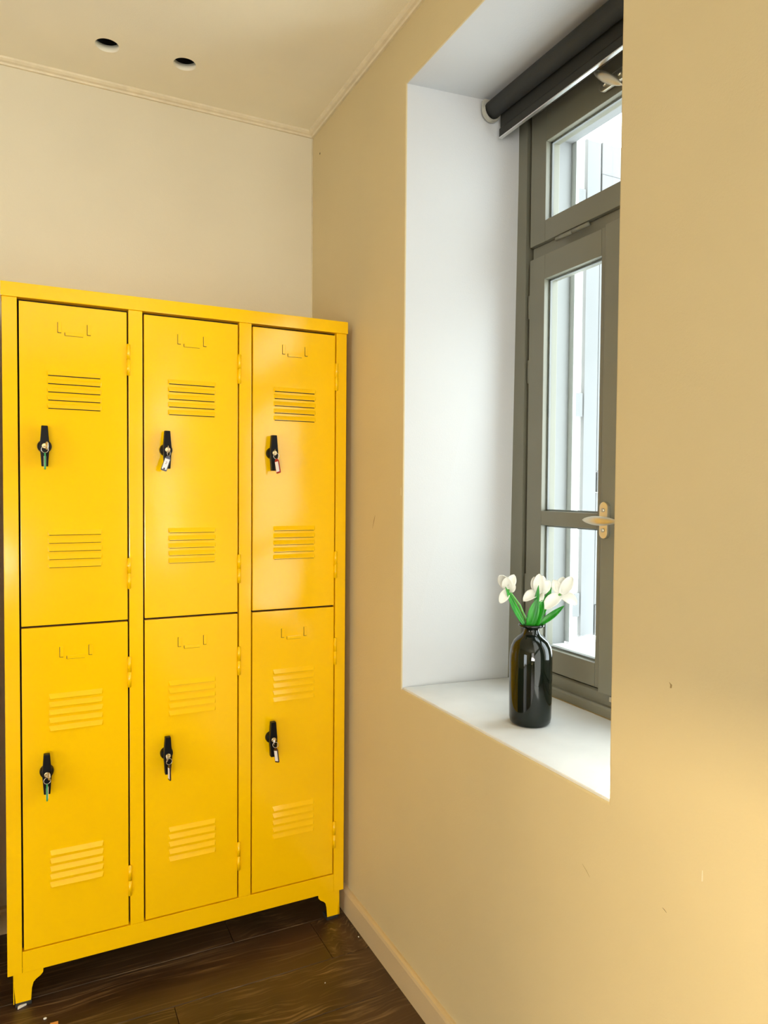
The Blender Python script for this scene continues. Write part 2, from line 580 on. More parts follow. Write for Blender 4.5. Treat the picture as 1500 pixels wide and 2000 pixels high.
struct(MB().prism([(YB, 0.0), (YB - 0.013, 0.0), (YB - 0.013, 0.066), (YB - 0.0105, 0.0735), (YB - 0.005, 0.0765), (YB, 0.0775)],
                  'x', XL, XR - 0.014).obj('baseboard_back', 'board'))

# floor of separate planks running along the lockers
floor = struct(MB().box(XL - 0.1, XR, YF - 0.1, YB, -0.06, -0.0125).obj('floor', 'rubber'))
def build_planks():
    PW, PL = 0.186, 1.22
    me = MB().box(-PL / 2 + 0.0006, PL / 2 - 0.0006, -PW / 2 + 0.0006, PW / 2 - 0.0006, -0.012, 0.0, 0.0012, 1).mesh('plank', 'wood')
    row, y = 0, YB - 0.06
    while y > YF - PW:
        x = XR - 0.014 - [0.35, 0.95, 0.72, 1.15, 0.18][row % 5] + PL
        while x - PL / 2 > XL - PL:
            if x - PL / 2 < XR + 0.3:
                x1 = min(x + PL / 2, XR - 0.002)
                x0 = x - PL / 2
                if x1 - x0 > 0.03:
                    o = inst('plank', me, floor, ((x0 + x1) / 2, y, 0))
                    o.scale = ((x1 - x0) / PL, 1, 1)
            x -= PL
        y -= PW
        row += 1
build_planks()

# small chips, scratches and a nail hole in the wall surface
def wall_mark(name, y, z, pts, mat):
    MB().prism([(y + p * 0.001, z + q * 0.001) for p, q in pts], 'x', XR - 0.0004, XR + 0.001).obj(name, mat, wall_right)
wall_mark('nail_hole', -0.0444, 2.4181, [(-3, 0), (-2, 3), (1.5, 3.5), (3, 0.5), (2, -3), (-2, -3)], 'hole_shade')
wall_mark('chip', -1.534, 1.0101, [(-2, -4), (1, -5), (0.5, 0), (2.5, 4), (0, 2), (-2.6, 1)], 'chip')
wall_mark('scratch', -1.531, 0.6606, [(-4, -1.4), (-0.5, 0.3), (4, 2.2), (0.2, 1.2)], 'hole_shade')
wall_mark('scratch', -1.3586, 0.6387, [(-9, -7.5), (0, 0), (10, 7.0), (0, 0.8)], 'chip')
wall_mark('scratch', -0.4811, 1.2108, [(-9, 20), (-3, 4), (8, -18), (-1, 6)], 'chip')
wall_mark('chip', -0.6470, 1.2986, [(-2, -12), (2, -8), (2.5, 8), (-1, 12)], 'bead')
wall_mark('chip', -1.5979, 0.7481, [(-1.2, -8), (1.2, -9), (0.7, 7), (-0.6, 8)], 'bead')

# ------------------------------------------------------------------ window
def build_window():
    win = empty('window_1', (0, 0, 0))
    struct(win)
    ymid = -1.0745
    def mir(y): return 2 * ymid - y
    MB().prism([(XR + 0.003, -0.6585), (FX - 0.004, -0.6925), (FX - 0.004, -1.402), (XR + 0.003, -1.4085)], 'z', ZS - 0.004, 0.7846, 0.0015, 1).obj('sill', 'sill', win)
    m = MB()
    rnd = random.Random(3)
    ye = -0.745
    while ye > -1.40:
        l = rnd.uniform(0.02, 0.06)
        m.box(0.3155 - rnd.uniform(0, 0.0015), 0.3185, max(ye - l, -1.40), ye, 0.7840, 0.7850 + rnd.uniform(0, 0.0012))
        ye -= l
    m.obj('dirty_joint', 'chip', win)
    # outer frame: two jambs, head, transom, bottom rail with a stepped lip
    jl = MB().prism([(0.33, -0.676), (0.33, -0.742), (0.366, -0.742), (0.366, -0.7595), (0.378, -0.7595), (0.378, -0.676)], 'z', 0.782, 2.33).obj('jamb', 'frame', win)
    MB().prism([(0.33, mir(-0.690)), (0.33, mir(-0.742)), (0.348, mir(-0.742)), (0.348, mir(-0.758)), (0.378, mir(-0.758)), (0.378, mir(-0.690))], 'z', 0.782, 2.33).obj('jamb', 'frame', win)
    MB().box(0.33, 0.378, mir(-0.758), -0.758, 2.283, 2.333, 0.001, 1).obj('frame_head', 'frame', win)
    MB().box(0.342, 0.378, mir(-0.758), -0.758, 1.9125, 1.9435, 0.001, 1).obj('transom', 'frame', win)
    MB().prism([(0.318, 0.7846), (0.318, 0.804), (0.322, 0.8085), (0.334, 0.8085), (0.334, 0.833), (0.338, 0.8375), (0.378, 0.8375), (0.378, 0.7846)],
               'y', mir(-0.742), -0.742, 0.0008, 1).obj('frame_bottom', 'frame', win)
    F0, F1 = 0.330, 0.374
    G = 0.343
    def bar(name, y0, y1, z0, z1, par, x0=F0, x1=F1, bev=0.0012):
        return MB().box(x0, x1, min(y0, y1), max(y0, y1), z0, z1, bev, 2).obj(name, 'frame', par)
    def pane(y0, y1, z0, z1, par):
        MB().box(G - 0.002, G + 0.002, min(y0, y1) - 0.004, max(y0, y1) + 0.004, z0 - 0.004, z1 + 0.004).obj('pane', 'glass', par)
        # pale glazing bead on the outer side of the pane
        m = MB()
        a, c = min(y0, y1), max(y0, y1)
        for (p, q, r, s) in ((a, a + 0.0045, z0, z1), (c - 0.0045, c, z0, z1), (a, c, z0, z0 + 0.0045), (a, c, z1 - 0.0045, z1)):
            m.box(G + 0.003, G + 0.009, p, q, r, s)
        m.obj('glazing_bead', 'outside', par)
    def lever(par, y, z, tilt, plate_turn=0.0):
        M = Matrix.Translation((0, y, z)) @ Matrix.Rotation(tilt, 4, 'X')
        MP = Matrix.Translation((0, y, z)) @ Matrix.Rotation(plate_turn, 4, 'X')
        # pill shaped back plate (built vertical), neck, leaf shaped lever
        pts = []
        for k in range(13):
            t = PI * k / 12
            pts.append((0.013 * math.cos(t), 0.029 + 0.013 * math.sin(t)))
        for k in range(13):
            t = PI + PI * k / 12
            pts.append((0.013 * math.cos(t), -0.029 + 0.013 * math.sin(t)))
        MB().prism(pts, 'x', F0 - 0.0175, F0 - 0.0085, 0.002, 2).xf(MP).obj('back_plate', 'satin', par)
        m = MB()
        m.lathe([(0.0045, 0), (0.0045, 0.002), (0.003, 0.0026)], 14, (F0 - 0.0202, 0, 0.023), 'x')
        m.lathe([(0.0045, 0), (0.0045, 0.002), (0.003, 0.0026)], 14, (F0 - 0.0202, 0, -0.023), 'x')
        m.xf(MP).obj('screw', 'satin', par)
        m = MB()
        m.tube([(F0 - 0.012, 0, 0), (F0 - 0.034, 0, 0), (F0 - 0.044, -0.002, 0)], [0.0075, 0.0065, 0.007], 14)
        n = 15
        L = [(-0.035 + 0.115 * k / (n - 1)) for k in range(n)]
        b = bmesh.new()
        rings = []
        for k, s in enumerate(L):
            u = k / (n - 1)
            hw = 0.0105 * (max(0.02, math.sin(PI * min(1, u * 1.02 + 0.0))) ** 0.55)
            th = 0.0062 * (max(0.02, math.sin(PI * u)) ** 0.5)
            cx = F0 - 0.047 - 0.004 * math.sin(PI * u)
            rings.append([b.verts.new((cx + th * math.cos(t), -s, hw * math.sin(t))) for t in [2 * PI * j / 16 for j in range(16)]])
        for A, B in zip(rings, rings[1:]):
            for j in range(16):
                b.faces.new((A[j], A[(j + 1) % 16], B[(j + 1) % 16], B[j]))
        b.faces.new(rings[0]); b.faces.new(rings[-1][::-1])
        bmesh.ops.recalc_face_normals(b, faces=b.faces[:])
        for f in b.faces: f.smooth = True
        m._merge(b, 0)
        m.xf(M).obj('lever', 'satin', par)
    # upper hopper sash
    us = empty('upper_sash', parent=win)
    bar('stile', -0.760, -0.8200, 1.9445, 2.281, us); bar('stile', mir(-0.760), mir(-0.8200), 1.9445, 2.281, us)
    bar('rail', -0.8206, mir(-0.8206), 2.1975, 2.281, us); bar('rail', -0.8206, mir(-0.8206), 1.9445, 1.998, us)
    pane(-0.8206, mir(-0.8206), 1.998, 2.1975, us)
    m = MB()
    for s in (0, 1):
        m.tube([(F0 - 0.006, -0.873 - 0.0595 * s, 1.9325), (F0 - 0.006, -0.873 - 0.0575 - 0.0595 * s, 1.9325)], 0.0055, 12)
    m.obj('hinge', 'frame', us)
    lever(us, -1.0690, 2.2240, 0.69, PI / 2)
    # two casement leaves below
    for side in (0, 1):
        f = (lambda y: y) if side == 0 else mir
        cs = empty('casement', parent=win)
        bar('stile', f(-0.760), f(-0.8205), 0.8425, 1.9105, cs)
        bar('stile', f(-1.0265), f(-1.0395), 0.8425, 1.9105, cs)
        bar('rail', f(-0.8211), f(-1.0259), 1.8485, 1.9105, cs)
        bar('rail', f(-0.8211), f(-1.0259), 1.2147, 1.2510, cs)
        bar('rail', f(-0.8211), f(-1.0259), 0.8425, 0.8985, cs)
        pane(f(-0.8211), f(-1.0259), 1.2510, 1.8485, cs)
        pane(f(-0.8211), f(-1.0259), 0.8985, 1.2147, cs)
        bar('rebate_strip', f(-1.0401), f(-1.0735), 0.8425, 1.9105, cs, F0 + 0.009)
        if side == 1:
            bar('meeting_strip', -1.0470, -1.1000, 0.8365, 1.9120, cs, F0 - 0.009, F0 + 0.003, 0.0025)
            lever(cs, -1.0640, 1.2370, 0.0)
            MB().box(F0 - 0.006, F0 + 0.002, -1.092, -1.080, 0.822, 0.835, 0.001, 1).obj('bolt', 'satin', cs)
        for zc in (1.79, 1.62, 1.05):
            MB().tube([(F0 + 0.004, f(-0.7565), zc - 0.03), (F0 + 0.004, f(-0.7565), zc + 0.03)], 0.004, 10).obj('hinge', 'frame', cs)
    return win
build_window()

# outside: ledge, post, shutter leaf swung outwards with hinge blocks
def build_outside():
    o = MB().box(0.385, 0.60, -1.39, -0.703, 0.835, 0.868, 0.002, 1).obj('window_ledge', 'post')
    tag(o, 'pale stone ledge outside the window below the lower panes', 'ledge')
    p = MB().box(XO + 0.001, XO + 0.012, -0.7185, -0.60, 0.87, 2.32, 0.001, 1).obj('shutter_post', 'post')
    tag(p, 'pale grey upright post outside the window beside the open shutter', 'post')
    sh = empty('window_shutter', (0.56, -0.70, 0.88))
    tag(sh, 'pale panelled shutter leaf swung open outside the window', 'shutter')
    def sb(name, x0, x1, y0, y1, z0, z1, bev=0.0015):
        return MB().box(x0 - 0.56, x1 - 0.56, y0 + 0.70, y1 + 0.70, z0 - 0.88, z1 - 0.88, bev, 1).obj(name, 'shutter', sh)
    sb('stile', 0.56, 0.620, -0.711, -0.692, 0.88, 2.306, 0.006)
    sb('stile', 0.90, 0.960, -0.711, -0.692, 0.88, 2.306)
    for z0, z1 in ((0.88, 0.97), (1.30, 1.36), (2.150, 2.215)):
        sb('rail', 0.6205, 0.8995, -0.7105, -0.692, z0, z1)
    sb('rail', 0.6205, 0.8995, -0.7095, -0.692, 2.2155, 2.306)
    for z0, z1 in ((0.9705, 1.2995), (1.3605, 2.1495)):
        sb('panel', 0.6205, 0.8995, -0.706, -0.696, z0, z1)
    for zc in (2.125, 1.55, 0.975):
        sb('hinge', 0.530, 0.5595, -0.713, -0.699, zc - 0.034, zc + 0.034)
build_outside()

# ------------------------------------------------------------------ roller blind
def build_blind():
    cx, cz, r = 0.240, 2.3065, 0.0225
    e = empty('roller_blind', (cx, -0.70, cz))
    tag(e, 'rolled-up charcoal roller blind with silver hem bar under the window soffit', 'blind')
    def L(m): return m.xf(Matrix.Translation((-cx, 0.70, -cz)))
    y0, y1 = -0.7055, -1.388
    L(MB().lathe([(0.0, 0), (r - 0.002, 0), (r, 0.001), (r, y0 - y1 - 0.001), (r - 0.002, y0 - y1), (0, y0 - y1)], 40, (cx, y1, cz), 'y')).obj('fabric_roll', 'blind', e)
    # fabric leaves the back of the roll and hangs down to the hem
    m = MB()
    pts = []
    n = 10
    path = []
    for k in range(n):
        t = -0.5 + 0.5 * k / (n - 1)
        path.append((cx + (r + 0.0006) * math.cos(-t * 1.0), cz + (r + 0.0006) * math.sin(t * 0.0)))
    xb = cx + r
    m.box(xb - 0.0012, xb + 0.0002, y1 + 0.004, y0 - 0.010, 2.2595, cz)
    m.prism([(xb - 0.0012, 2.262), (xb + 0.0002, 2.262), (xb + 0.0042, 2.2565), (xb + 0.0042, 2.2365), (xb - 0.0052, 2.2365), (xb - 0.0052, 2.2565)], 'y', y1 + 0.004, y0 - 0.010, 0.0006, 1)
    L(m).obj('fabric', 'blind', e)
    L(MB().box(xb - 0.0056, xb + 0.0046, y1 + 0.003, y0 - 0.009, 2.2338, 2.2364, 0.0008, 2)).obj('hem_bar', 'alu', e)
    # end brackets: U shaped plastic cup against the reveal
    for yy, s in ((-0.7045, 1), (-1.389, -1)):
        m = MB()
        pts = []
        for k in range(21):
            t = PI + PI * k / 20
            pts.append((cx + 0.0285 * math.cos(t), cz + 0.002 + 0.0315 * math.sin(t)))
        pts += [(cx + 0.0285, cz + 0.020), (cx + 0.021, cz + 0.0265), (cx - 0.021, cz + 0.0265), (cx - 0.0285, cz + 0.020)]
        m.prism(pts, 'y', yy, yy + 0.006 * s, 0.0015, 2)
        inner = [(cx + 0.0245 * math.cos(PI + PI * k / 16), cz + 0.002 + 0.0275 * math.sin(PI + PI * k / 16)) for k in range(17)]
        outer = [(cx + 0.0275 * math.cos(PI + PI * k / 16), cz + 0.002 + 0.0305 * math.sin(PI + PI * k / 16)) for k in range(17)]
        m.prism(outer + inner[::-1], 'y', yy - 0.007 * s, yy, 0.0)
        L(m).obj('bracket', 'grey_plastic', e)
    L(MB().lathe([(0.0048, 0), (0.0048, 0.006), (0.003, 0.008)], 14, (cx + 0.004, y0 + 0.0002, cz + 0.0225), 'y')).obj('bracket_screw', 'steel', e)
    return e
build_blind()

# ------------------------------------------------------------------ lockers
DOORS_X = [(-0.8730, -0.6185), (-0.5806, -0.3260), (-0.2883, -0.0339)]
ROWS = [(0.9568, 1.7575), (0.1407, 0.9515)]       # door z ranges, upper and lower
LW, LH, LD = 0.9074, 1.80, 0.335
ROT = math.radians(0.2025)
LOCKER_O = Vector((-0.0122, -0.3314, 0.0))

def louvre_mesh():
    """pressed hood, open along its lower edge over a dark slot in the door"""
    w, h, d = 0.0635, 0.0125, 0.0058
    b = bmesh.new()
    A = [(-w, 0.0, h), (w, 0.0, h), (w - 0.003, -d, 0.0015), (-w + 0.003, -d, 0.0015), (w, 0.0, 0.0), (-w, 0.0, 0.0), (w - 0.003, -d, 0.0), (-w + 0.003, -d, 0.0)]
    v = [b.verts.new(p) for p in A]
    b.faces.new((v[0], v[1], v[2], v[3]))                 # sloping hood
    b.faces.new((v[3], v[2], v[6], v[7]))                 # front lip
    b.faces.new((v[1], v[4], v[6], v[2]))                 # ends
    b.faces.new((v[0], v[3], v[7], v[5]))
    q = [b.verts.new(p) for p in ((-w + 0.003, -0.0003, 0.0), (w - 0.003, -0.0003, 0.0), (w - 0.003, -0.0003, h - 0.003), (-w + 0.003, -0.0003, h - 0.003))]
    f = b.faces.new(q); f.material_index = 1
    # lower slot lip, a thin dark line just under the hood
    q = [b.verts.new(p) for p in ((-w + 0.003, -0.0003, -0.0017), (w - 0.003, -0.0003, -0.0017), (w - 0.003, -0.0003, 0.0), (-w + 0.003, -0.0003, 0.0))]
    f = b.faces.new(q); f.material_index = 1
    me = bpy.data.meshes.new('louvre')
    b.to_mesh(me); b.free()
    me.materials.append(MAT['yellow']); me.materials.append(MAT['hole_shade'])
    return me

def handle_mesh():
    m = MB()
    m.lathe([(0.0165, 0.0), (0.0168, -0.004), (0.0155, -0.0125), (0.0135, -0.016), (0.0, -0.0165)], 28, (0, 0, 0), 'y')
    pts = [(-0.0075, -0.050), (0.0075, -0.050), (0.0094, -0.020), (0.0108, -0.004), (0.0108, 0.006), (0.0094, 0.020), (0.0072, 0.050), (-0.0072, 0.050), (-0.0094, 0.020), (-0.0108, 0.006), (-0.0108, -0.004), (-0.0094, -0.020)]
    m.prism(pts, 'y', -0.0145, -0.030, 0.0022, 2)
    return m.mesh('handle', 'black')

def build_locker(name, loc, label, full=True):
    e = empty(name, loc, ROT)
    tag(e, label, 'locker')
    # carcass: sides, back, floor, roof, shelf and partitions
    m = MB()
    m.box(-LW, -LW + 0.0012, 0.012, LD, 0.0837, 1.7655)
    m.box(-0.0012, 0.0, 0.012, LD, 0.0837, 1.7655)
    m.box(-LW, 0.0, LD - 0.0012, LD, 0.0837, 1.7655)
    m.box(-LW + 0.0013, -0.0013, 0.0205, 0.0213, 0.0860, 1.7640, mi=1)   # dark sheet painting the unlit inside behind the door gaps
    m.box(-LW, 0.0, 0.02, LD, 0.0840, 0.0852)
    m.box(-LW, 0.0, 0.03, LD, 0.9535, 0.9547)
    for x in (-0.5996, -0.3072):
        m.box(x - 0.0006, x + 0.0006, 0.03, LD, 0.085, 1.765)
    m.obj('body', ['yellow', 'hole_shade'], e)
    MB().box(-LW - 0.0025, 0.0025, -0.0045, LD + 0.001, 1.7650, LH, 0.0022, 2).obj('top_cap', 'yellow', e)
    MB().box(-LW, -0.8745, 0.0, 0.02, 0.0837, 1.7648, 0.0012, 2).obj('stile', 'yellow', e)
    MB().box(-0.0324, 0.0, 0.0, 0.02, 0.0837, 1.7648, 0.0012, 2).obj('stile', 'yellow', e)
    for x0, x1 in ((-0.6168, -0.5822), (-0.3244, -0.2898)):
        MB().box(x0, x1, 0.0, 0.02, 0.1382, 1.7648, 0.0012, 2).obj('stile', 'yellow', e)
    MB().box(-0.8738, -0.0326, 0.0, 0.02, 0.0837, 0.1378, 0.0012, 2).obj('bottom_rail', 'yellow', e)
    # sheet metal feet with curved inner edge
    for s, cx, dy in ((1, -LW, 0), (-1, 0.0, 0), (1, -LW, 1), (-1, 0.0, 1)):
        prof = [(0.0125, 0.0837), (0.0175, 0.0085), (0.0520, 0.0085), (0.0545, 0.040), (0.0580, 0.0535), (0.0640, 0.0600), (0.0740, 0.0660), (0.0800, 0.0730), (0.0810, 0.0837)]
        y0 = 0.002 if dy == 0 else LD - 0.004
        m = MB().prism([(cx + s * p, z) for p, z in prof], 'y', y0, y0 + 0.002)
        xs = sorted((cx + s * 0.0125, cx + s * 0.0145))
        yy = (0.002, 0.07) if dy == 0 else (LD - 0.07, LD - 0.002)
        m.prism([(yy[0], 0.0837), (yy[1], 0.0837), (yy[1] - 0.02 * (1 - dy), 0.06), (yy[1] - 0.03 * (1 - dy), 0.0085), (yy[0] + 0.03 * dy, 0.0085), (yy[0] + 0.02 * dy, 0.06)], 'x', xs[0], xs[1])
        f = m.obj('foot', 'yellow', e)
        a = sorted((cx + s * 0.0165, cx + s * 0.0540))
        MB().box(a[0], a[1], (0.0 if dy == 0 else LD - 0.035), (0.035 if dy == 0 else LD), 0.0, 0.0095, 0.002, 2).obj('rubber_foot', 'rubber', f)
    if not full:
        for x0, x1 in DOORS_X:
            for z0, z1 in ROWS:
                MB().box(x0 + 0.002, x1 - 0.002, 0.0012, 0.019, z0, z1, 0.0014, 2).obj('door', 'yellow', e)
        return e
    lm, hm = louvre_mesh(), handle_mesh()
    slot_v = MB().box(-0.0053, -0.0040, -0.0004, 0.0, -0.0140, 0.0125, mi=1).box(-0.0045, 0.0035, -0.0004, 0.0, -0.0143, -0.0128, mi=1).box(-0.0042, 0.0042, -0.0026, 0.002, -0.0130, 0.0130, 0.0012, 2).mesh('label_clip', ['yellow', 'hole_shade'])  # dark strips paint the clip's shadow along its left and lower edges
    slot_h = MB().box(-0.0224, -0.0208, -0.0004, 0.0, -0.0042, 0.0036, mi=1).box(-0.0215, 0.0205, -0.0003, 0.0, -0.0050, -0.0040, mi=1).box(-0.0212, 0.0212, -0.0026, 0.002, -0.0042, 0.0042, 0.0012, 2).mesh('label_clip', ['yellow', 'hole_shade'])  # dark strips paint the shadow at the clip's left end and underside
    hinge = MB().tube([(0, 0, -0.039), (0, 0, -0.0006)], 0.0048, 12).tube([(0, 0, 0.0006), (0, 0, 0.039)], 0.0048, 12).tube([(0, 0, -0.0405), (0, 0, 0.0405)], 0.0036, 12).mesh('hinge', 'yellow')
    lock = MB().lathe([(0.0, -0.0322), (0.0035, -0.0322), (0.0052, -0.0328), (0.0066, -0.0322), (0.0066, -0.028)], 20, (0, 0, 0), 'y').mesh('lock_cylinder', 'brass')
    for (z0, z1), dz in zip(ROWS, (0.0, -0.8155)):
        for x0, x1 in DOORS_X:
            d = MB().box(x0 + 0.0027, x1 - 0.0024, 0.0012, 0.019, z0, z1, 0.0014, 2).obj('door', 'yellow', e)
            xc = (x0 + x1) / 2
            for zc in ((1.5940, 1.1960) if dz == 0 else (0.7820, 0.3815)):
                for k in range(5):
                    inst('louvre', lm, d, (xc - 0.0005, 0.0012, zc - 0.0125 - 0.0204 * k))
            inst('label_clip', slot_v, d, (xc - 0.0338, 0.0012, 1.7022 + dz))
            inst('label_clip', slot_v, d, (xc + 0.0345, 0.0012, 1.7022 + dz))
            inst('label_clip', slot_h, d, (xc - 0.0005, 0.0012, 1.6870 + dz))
            for zc in ((1.6350, 1.0785) if dz == 0 else (0.8185, 0.2605)):
                inst('hinge', hinge, d, (x1 + 0.0010, -0.0026, zc))
            hz = 1.4040 if dz == 0 else 0.5885
            h = inst('handle', hm, d, (x0 + 0.0572, 0.0012, hz))
            lk = inst('lock_cylinder', lock, d, (x0 + 0.0572, 0.0012, hz))
    return e
locker = build_locker('locker_cabinet', tuple(LOCKER_O), 'glossy yellow six-door metal locker cabinet standing in the corner')
shading_locker = build_locker('locker_cabinet', (LOCKER_O.x - 0.962, LOCKER_O.y - 0.0035, 0), 'unseen yellow locker cabinet added beyond the left picture edge to shade the gap')  # second locker, out of view, added to shade the gap beside the first

# keys hanging in the six locks
def locker_pt(x, y, z):
    c, s = math.cos(ROT), math.sin(ROT)
    return Vector((LOCKER_O.x + x * c - y * s, LOCKER_O.y + x * s + y * c, z))

def build_key(col, row, label, tag_mat, turn, swing, ring_turn=0.3, mark=False):
    hz = 1.4040 if row == 0 else 0.5885
    o = locker_pt(DOORS_X[col][0] + 0.0572, 0.0012 - 0.0325, hz)
    e = empty('locker_key', o)
    tag(e, label, 'key', 'keys in the locker doors')
    # key bow, thin plate standing out of the lock
    bow = [(-0.0005, -0.0022), (-0.0005, 0.0022), (-0.004, 0.0025), (-0.007, 0.0085), (-0.013, 0.0100), (-0.018, 0.0070), (-0.0195, 0.0), (-0.018, -0.0070), (-0.013, -0.0100), (-0.007, -0.0085), (-0.004, -0.0025)]
    MB().prism(bow, 'x', -0.0009, 0.0009, 0.0004, 1).xf(Matrix.Rotation(turn * 0.25, 4, 'Z')).obj('key_bow', 'steel', e)
    rc = Vector((0.0, -0.0135, -0.0095))
    M = Matrix.Translation(rc) @ Matrix.Rotation(ring_turn, 4, 'Z') @ Matrix.Rotation(PI / 2, 4, 'X')
    MB().torus(0.0078, 0.00065, M).obj('key_ring', 'steel', e)
    # fob hanging from the ring
    T = Matrix.Translation(rc + Vector((0, -0.001, -0.0075))) @ Matrix.Rotation(turn, 4, 'Z') @ Matrix.Rotation(swing, 4, 'Y')
    outline = [(-0.0028, 0.0), (0.0028, 0.0), (0.0075, -0.0065), (0.0080, -0.0390), (0.0065, -0.0412), (-0.0065, -0.0412), (-0.0080, -0.0390), (-0.0075, -0.0065)]
    t = MB().prism(outline, 'y', -0.0018, 0.0018, 0.0006, 1).xf(T).obj('key_fob', tag_mat, e)
    MB().box(-0.0062, 0.0062, -0.0022, 0.0022, -0.0370, -0.0085, 0.0003, 1).xf(T).obj('paper_label', 'paper', t)
    if mark:
        cu = bpy.data.curves.new('numeral', 'FONT')
        cu.body = '2'
        cu.size = 0.009
        cu.extrude = 0.0001
        cu.align_x = 'CENTER'; cu.align_y = 'CENTER'
        to = bpy.data.objects.new('numeral', cu)
        COL.objects.link(to)
        dg = bpy.context.evaluated_depsgraph_get()
        me = bpy.data.meshes.new_from_object(to.evaluated_get(dg))
        bpy.data.objects.remove(to)
        me.materials.clear(); me.materials.append(MAT['ink'])
        me.transform(T @ Matrix.Translation((0, -0.0024, -0.0195)) @ Matrix.Rotation(PI / 2, 4, 'X'))
        inst('numeral', me, t)
        m = MB()
        m.lathe([(0.0, -0.0025), (0.0022, -0.0025), (0.0022, -0.0018)], 16, (0.0, 0, -0.0350), 'y').xf(T)
        m.obj('punch_hole', 'blue_tag', t)
    return e
build_key(0, 0, 'key with green fob in the upper door of the leftmost locker column', 'green_tag', 1.62, 0.0, 0.1)
build_key(1, 0, 'key with white paper label fob in the middle upper locker door', 'blue_tag', -0.30, 0.33, 0.9, True)
build_key(2, 0, 'key with red fob in the upper door of the right locker column', 'red_tag', -1.12, -0.22, -0.5)
build_key(0, 1, 'key with green and white fob in the lower door of the leftmost column', 'green_tag', 1.45, -0.03, 0.1)
build_key(1, 1, 'key with dark fob in the middle lower locker door', 'dark_tag', -1.42, -0.06, 0.2)
build_key(2, 1, 'key with dark fob and pale label in the lower door of the right column', 'dark_tag', -1.15, -0.18, -0.3)

# bits lying on the floor
def build_bits():
    m = MB().prism([(0.0, 0.0), (0.022, 0.004), (0.0235, 0.012), (0.002, 0.008)], 'z', 0.0, 0.005, 0.001, 1)
    m.xf(Matrix.Rotation(0.25, 4, 'Z'))
    o = m.obj('plastic_shim', 'shim', None, (-0.8975, -0.3445, 0.0))
    tag(o, 'small white plastic shim wedged under the left locker foot', 'shim')
    o = MB().prism([(-0.009, -0.007), (0.009, -0.009), (0.010, 0.006), (-0.008, 0.007)], 'z', 0.0, 0.0012).obj('paper_scrap', 'orange', None, (-0.8179, -0.4350, 0.0))
    tag(o, 'orange paper scrap on the floor near the left locker foot', 'scrap')
    for k, (x, y, r, lab) in enumerate(((-0.8367, -0.4061, 0.0035, 'white crumb on the floor beside the orange paper scrap'),
                                        (-0.1713, -0.5838, 0.0018, 'tiny white crumb in the middle of the wooden floor'),
                                        (-0.012, -0.4442, 0.0020, 'tiny white crumb against the baseboard'))):
        m = MB().lathe([(0.0, 0.0), (r, 0.0002), (r * 1.05, r * 0.5), (r * 0.6, r * 0.95), (0.0, r)], 7)
        m.xf(Matrix.Rotation(k * 0.8, 4, 'Z') @ Matrix.Diagonal((1.2, 0.8, 1, 1)))
        o = m.obj('crumb', 'shim', None, (x, y, 0.0))
        tag(o, lab, 'crumb', 'crumbs on the floor')
build_bits()

# ------------------------------------------------------------------ vase and tulips on the sill
VC = Vector((0.1400, -1.0297, 0.7846))
def build_vase():
    prof = [(0.0, 0.0035), (0.020, 0.0030), (0.036, 0.0), (0.041, 0.0008), (0.0452, 0.006), (0.0466, 0.016), (0.0470, 0.050), (0.0473, 0.100), (0.0474, 0.140), (0.0466, 0.158), (0.0440, 0.171), (0.0385, 0.1835), (0.0300, 0.1925), (0.0222, 0.1985), (0.0178, 0.2035), (0.0163, 0.2085), (0.0168, 0.2125), (0.0205, 0.2150), (0.0262, 0.2163), (0.0284, 0.2185), (0.0280, 0.2212), (0.0240, 0.2222), (0.0185, 0.2208), (0.0150, 0.2180), (0.0140, 0.2100), (0.0150, 0.2030), (0.0280, 0.1900), (0.0430, 0.1600), (0.0430, 0.0200), (0.0, 0.0120)]
    o = MB().lathe(prof, 64).obj('vase', 'vase', None, VC)
    tag(o, 'black glass bottle vase with flared lip on the window sill', 'vase')
build_vase()

def blade(base, tip, width, normal, bend, belly=0.45, n=14, m=6, cup=0.25, power=0.8, tipw=0.0, basew=0.25):
    """curved leaf or petal surface from base to tip; normal = side it bends towards"""
    base, tip, nrm = Vector(base), Vector(tip), Vector(normal).normalized()
    ax = tip - base
    L = ax.length
    ax.normalize()
    nrm = (nrm - ax * nrm.dot(ax)).normalized()
    side = ax.cross(nrm)
    b = bmesh.new()
    g = []
    for i in range(n + 1):
        u = i / n
        if u < belly: w = basew + (1 - basew) * math.sin(PI / 2 * u / belly) ** power
        else: w = math.cos(PI / 2 * (u - belly) / (1 - belly)) ** power
        w = max(w, 0.02 if u > 0.99 else 0) * width / 2
        c = base + ax * (L * u) + nrm * (bend * math.sin(PI * u))
        row = []
        for j in range(m + 1):
            v = -1 + 2 * j / m
            row.append(b.verts.new(c + side * (w * v) - nrm * (cup * w * (1 - v * v))))
        g.append(row)
    for i in range(n):
        for j in range(m):
            b.faces.new((g[i][j], g[i][j + 1], g[i + 1][j + 1], g[i + 1][j])).smooth = True
    return b

def blade_obj(name, mat, parent, *a, thick=0.0007, **kw):
    m = MB()
    m._merge(blade(*a, **kw), 0)
    o = m.obj(name, mat, parent)
    s = o.modifiers.new('thickness', 'SOLIDIFY')
    s.thickness = thick
    s.offset = 0
    return o

CAMR = Vector((0.897, -0.442, 0.0))     # screen right, seen from the room
TOC = Vector((-0.62, -0.78, 0.0))       # from the vase towards the room
UP = Vector((0, 0, 1))
def sp(r, z, d=0.0):
    """point relative to the vase lip centre: r to the right, z up, d towards the room"""
    return Vector((0, 0, 0.2185)) + CAMR * r + TOC * d + UP * z

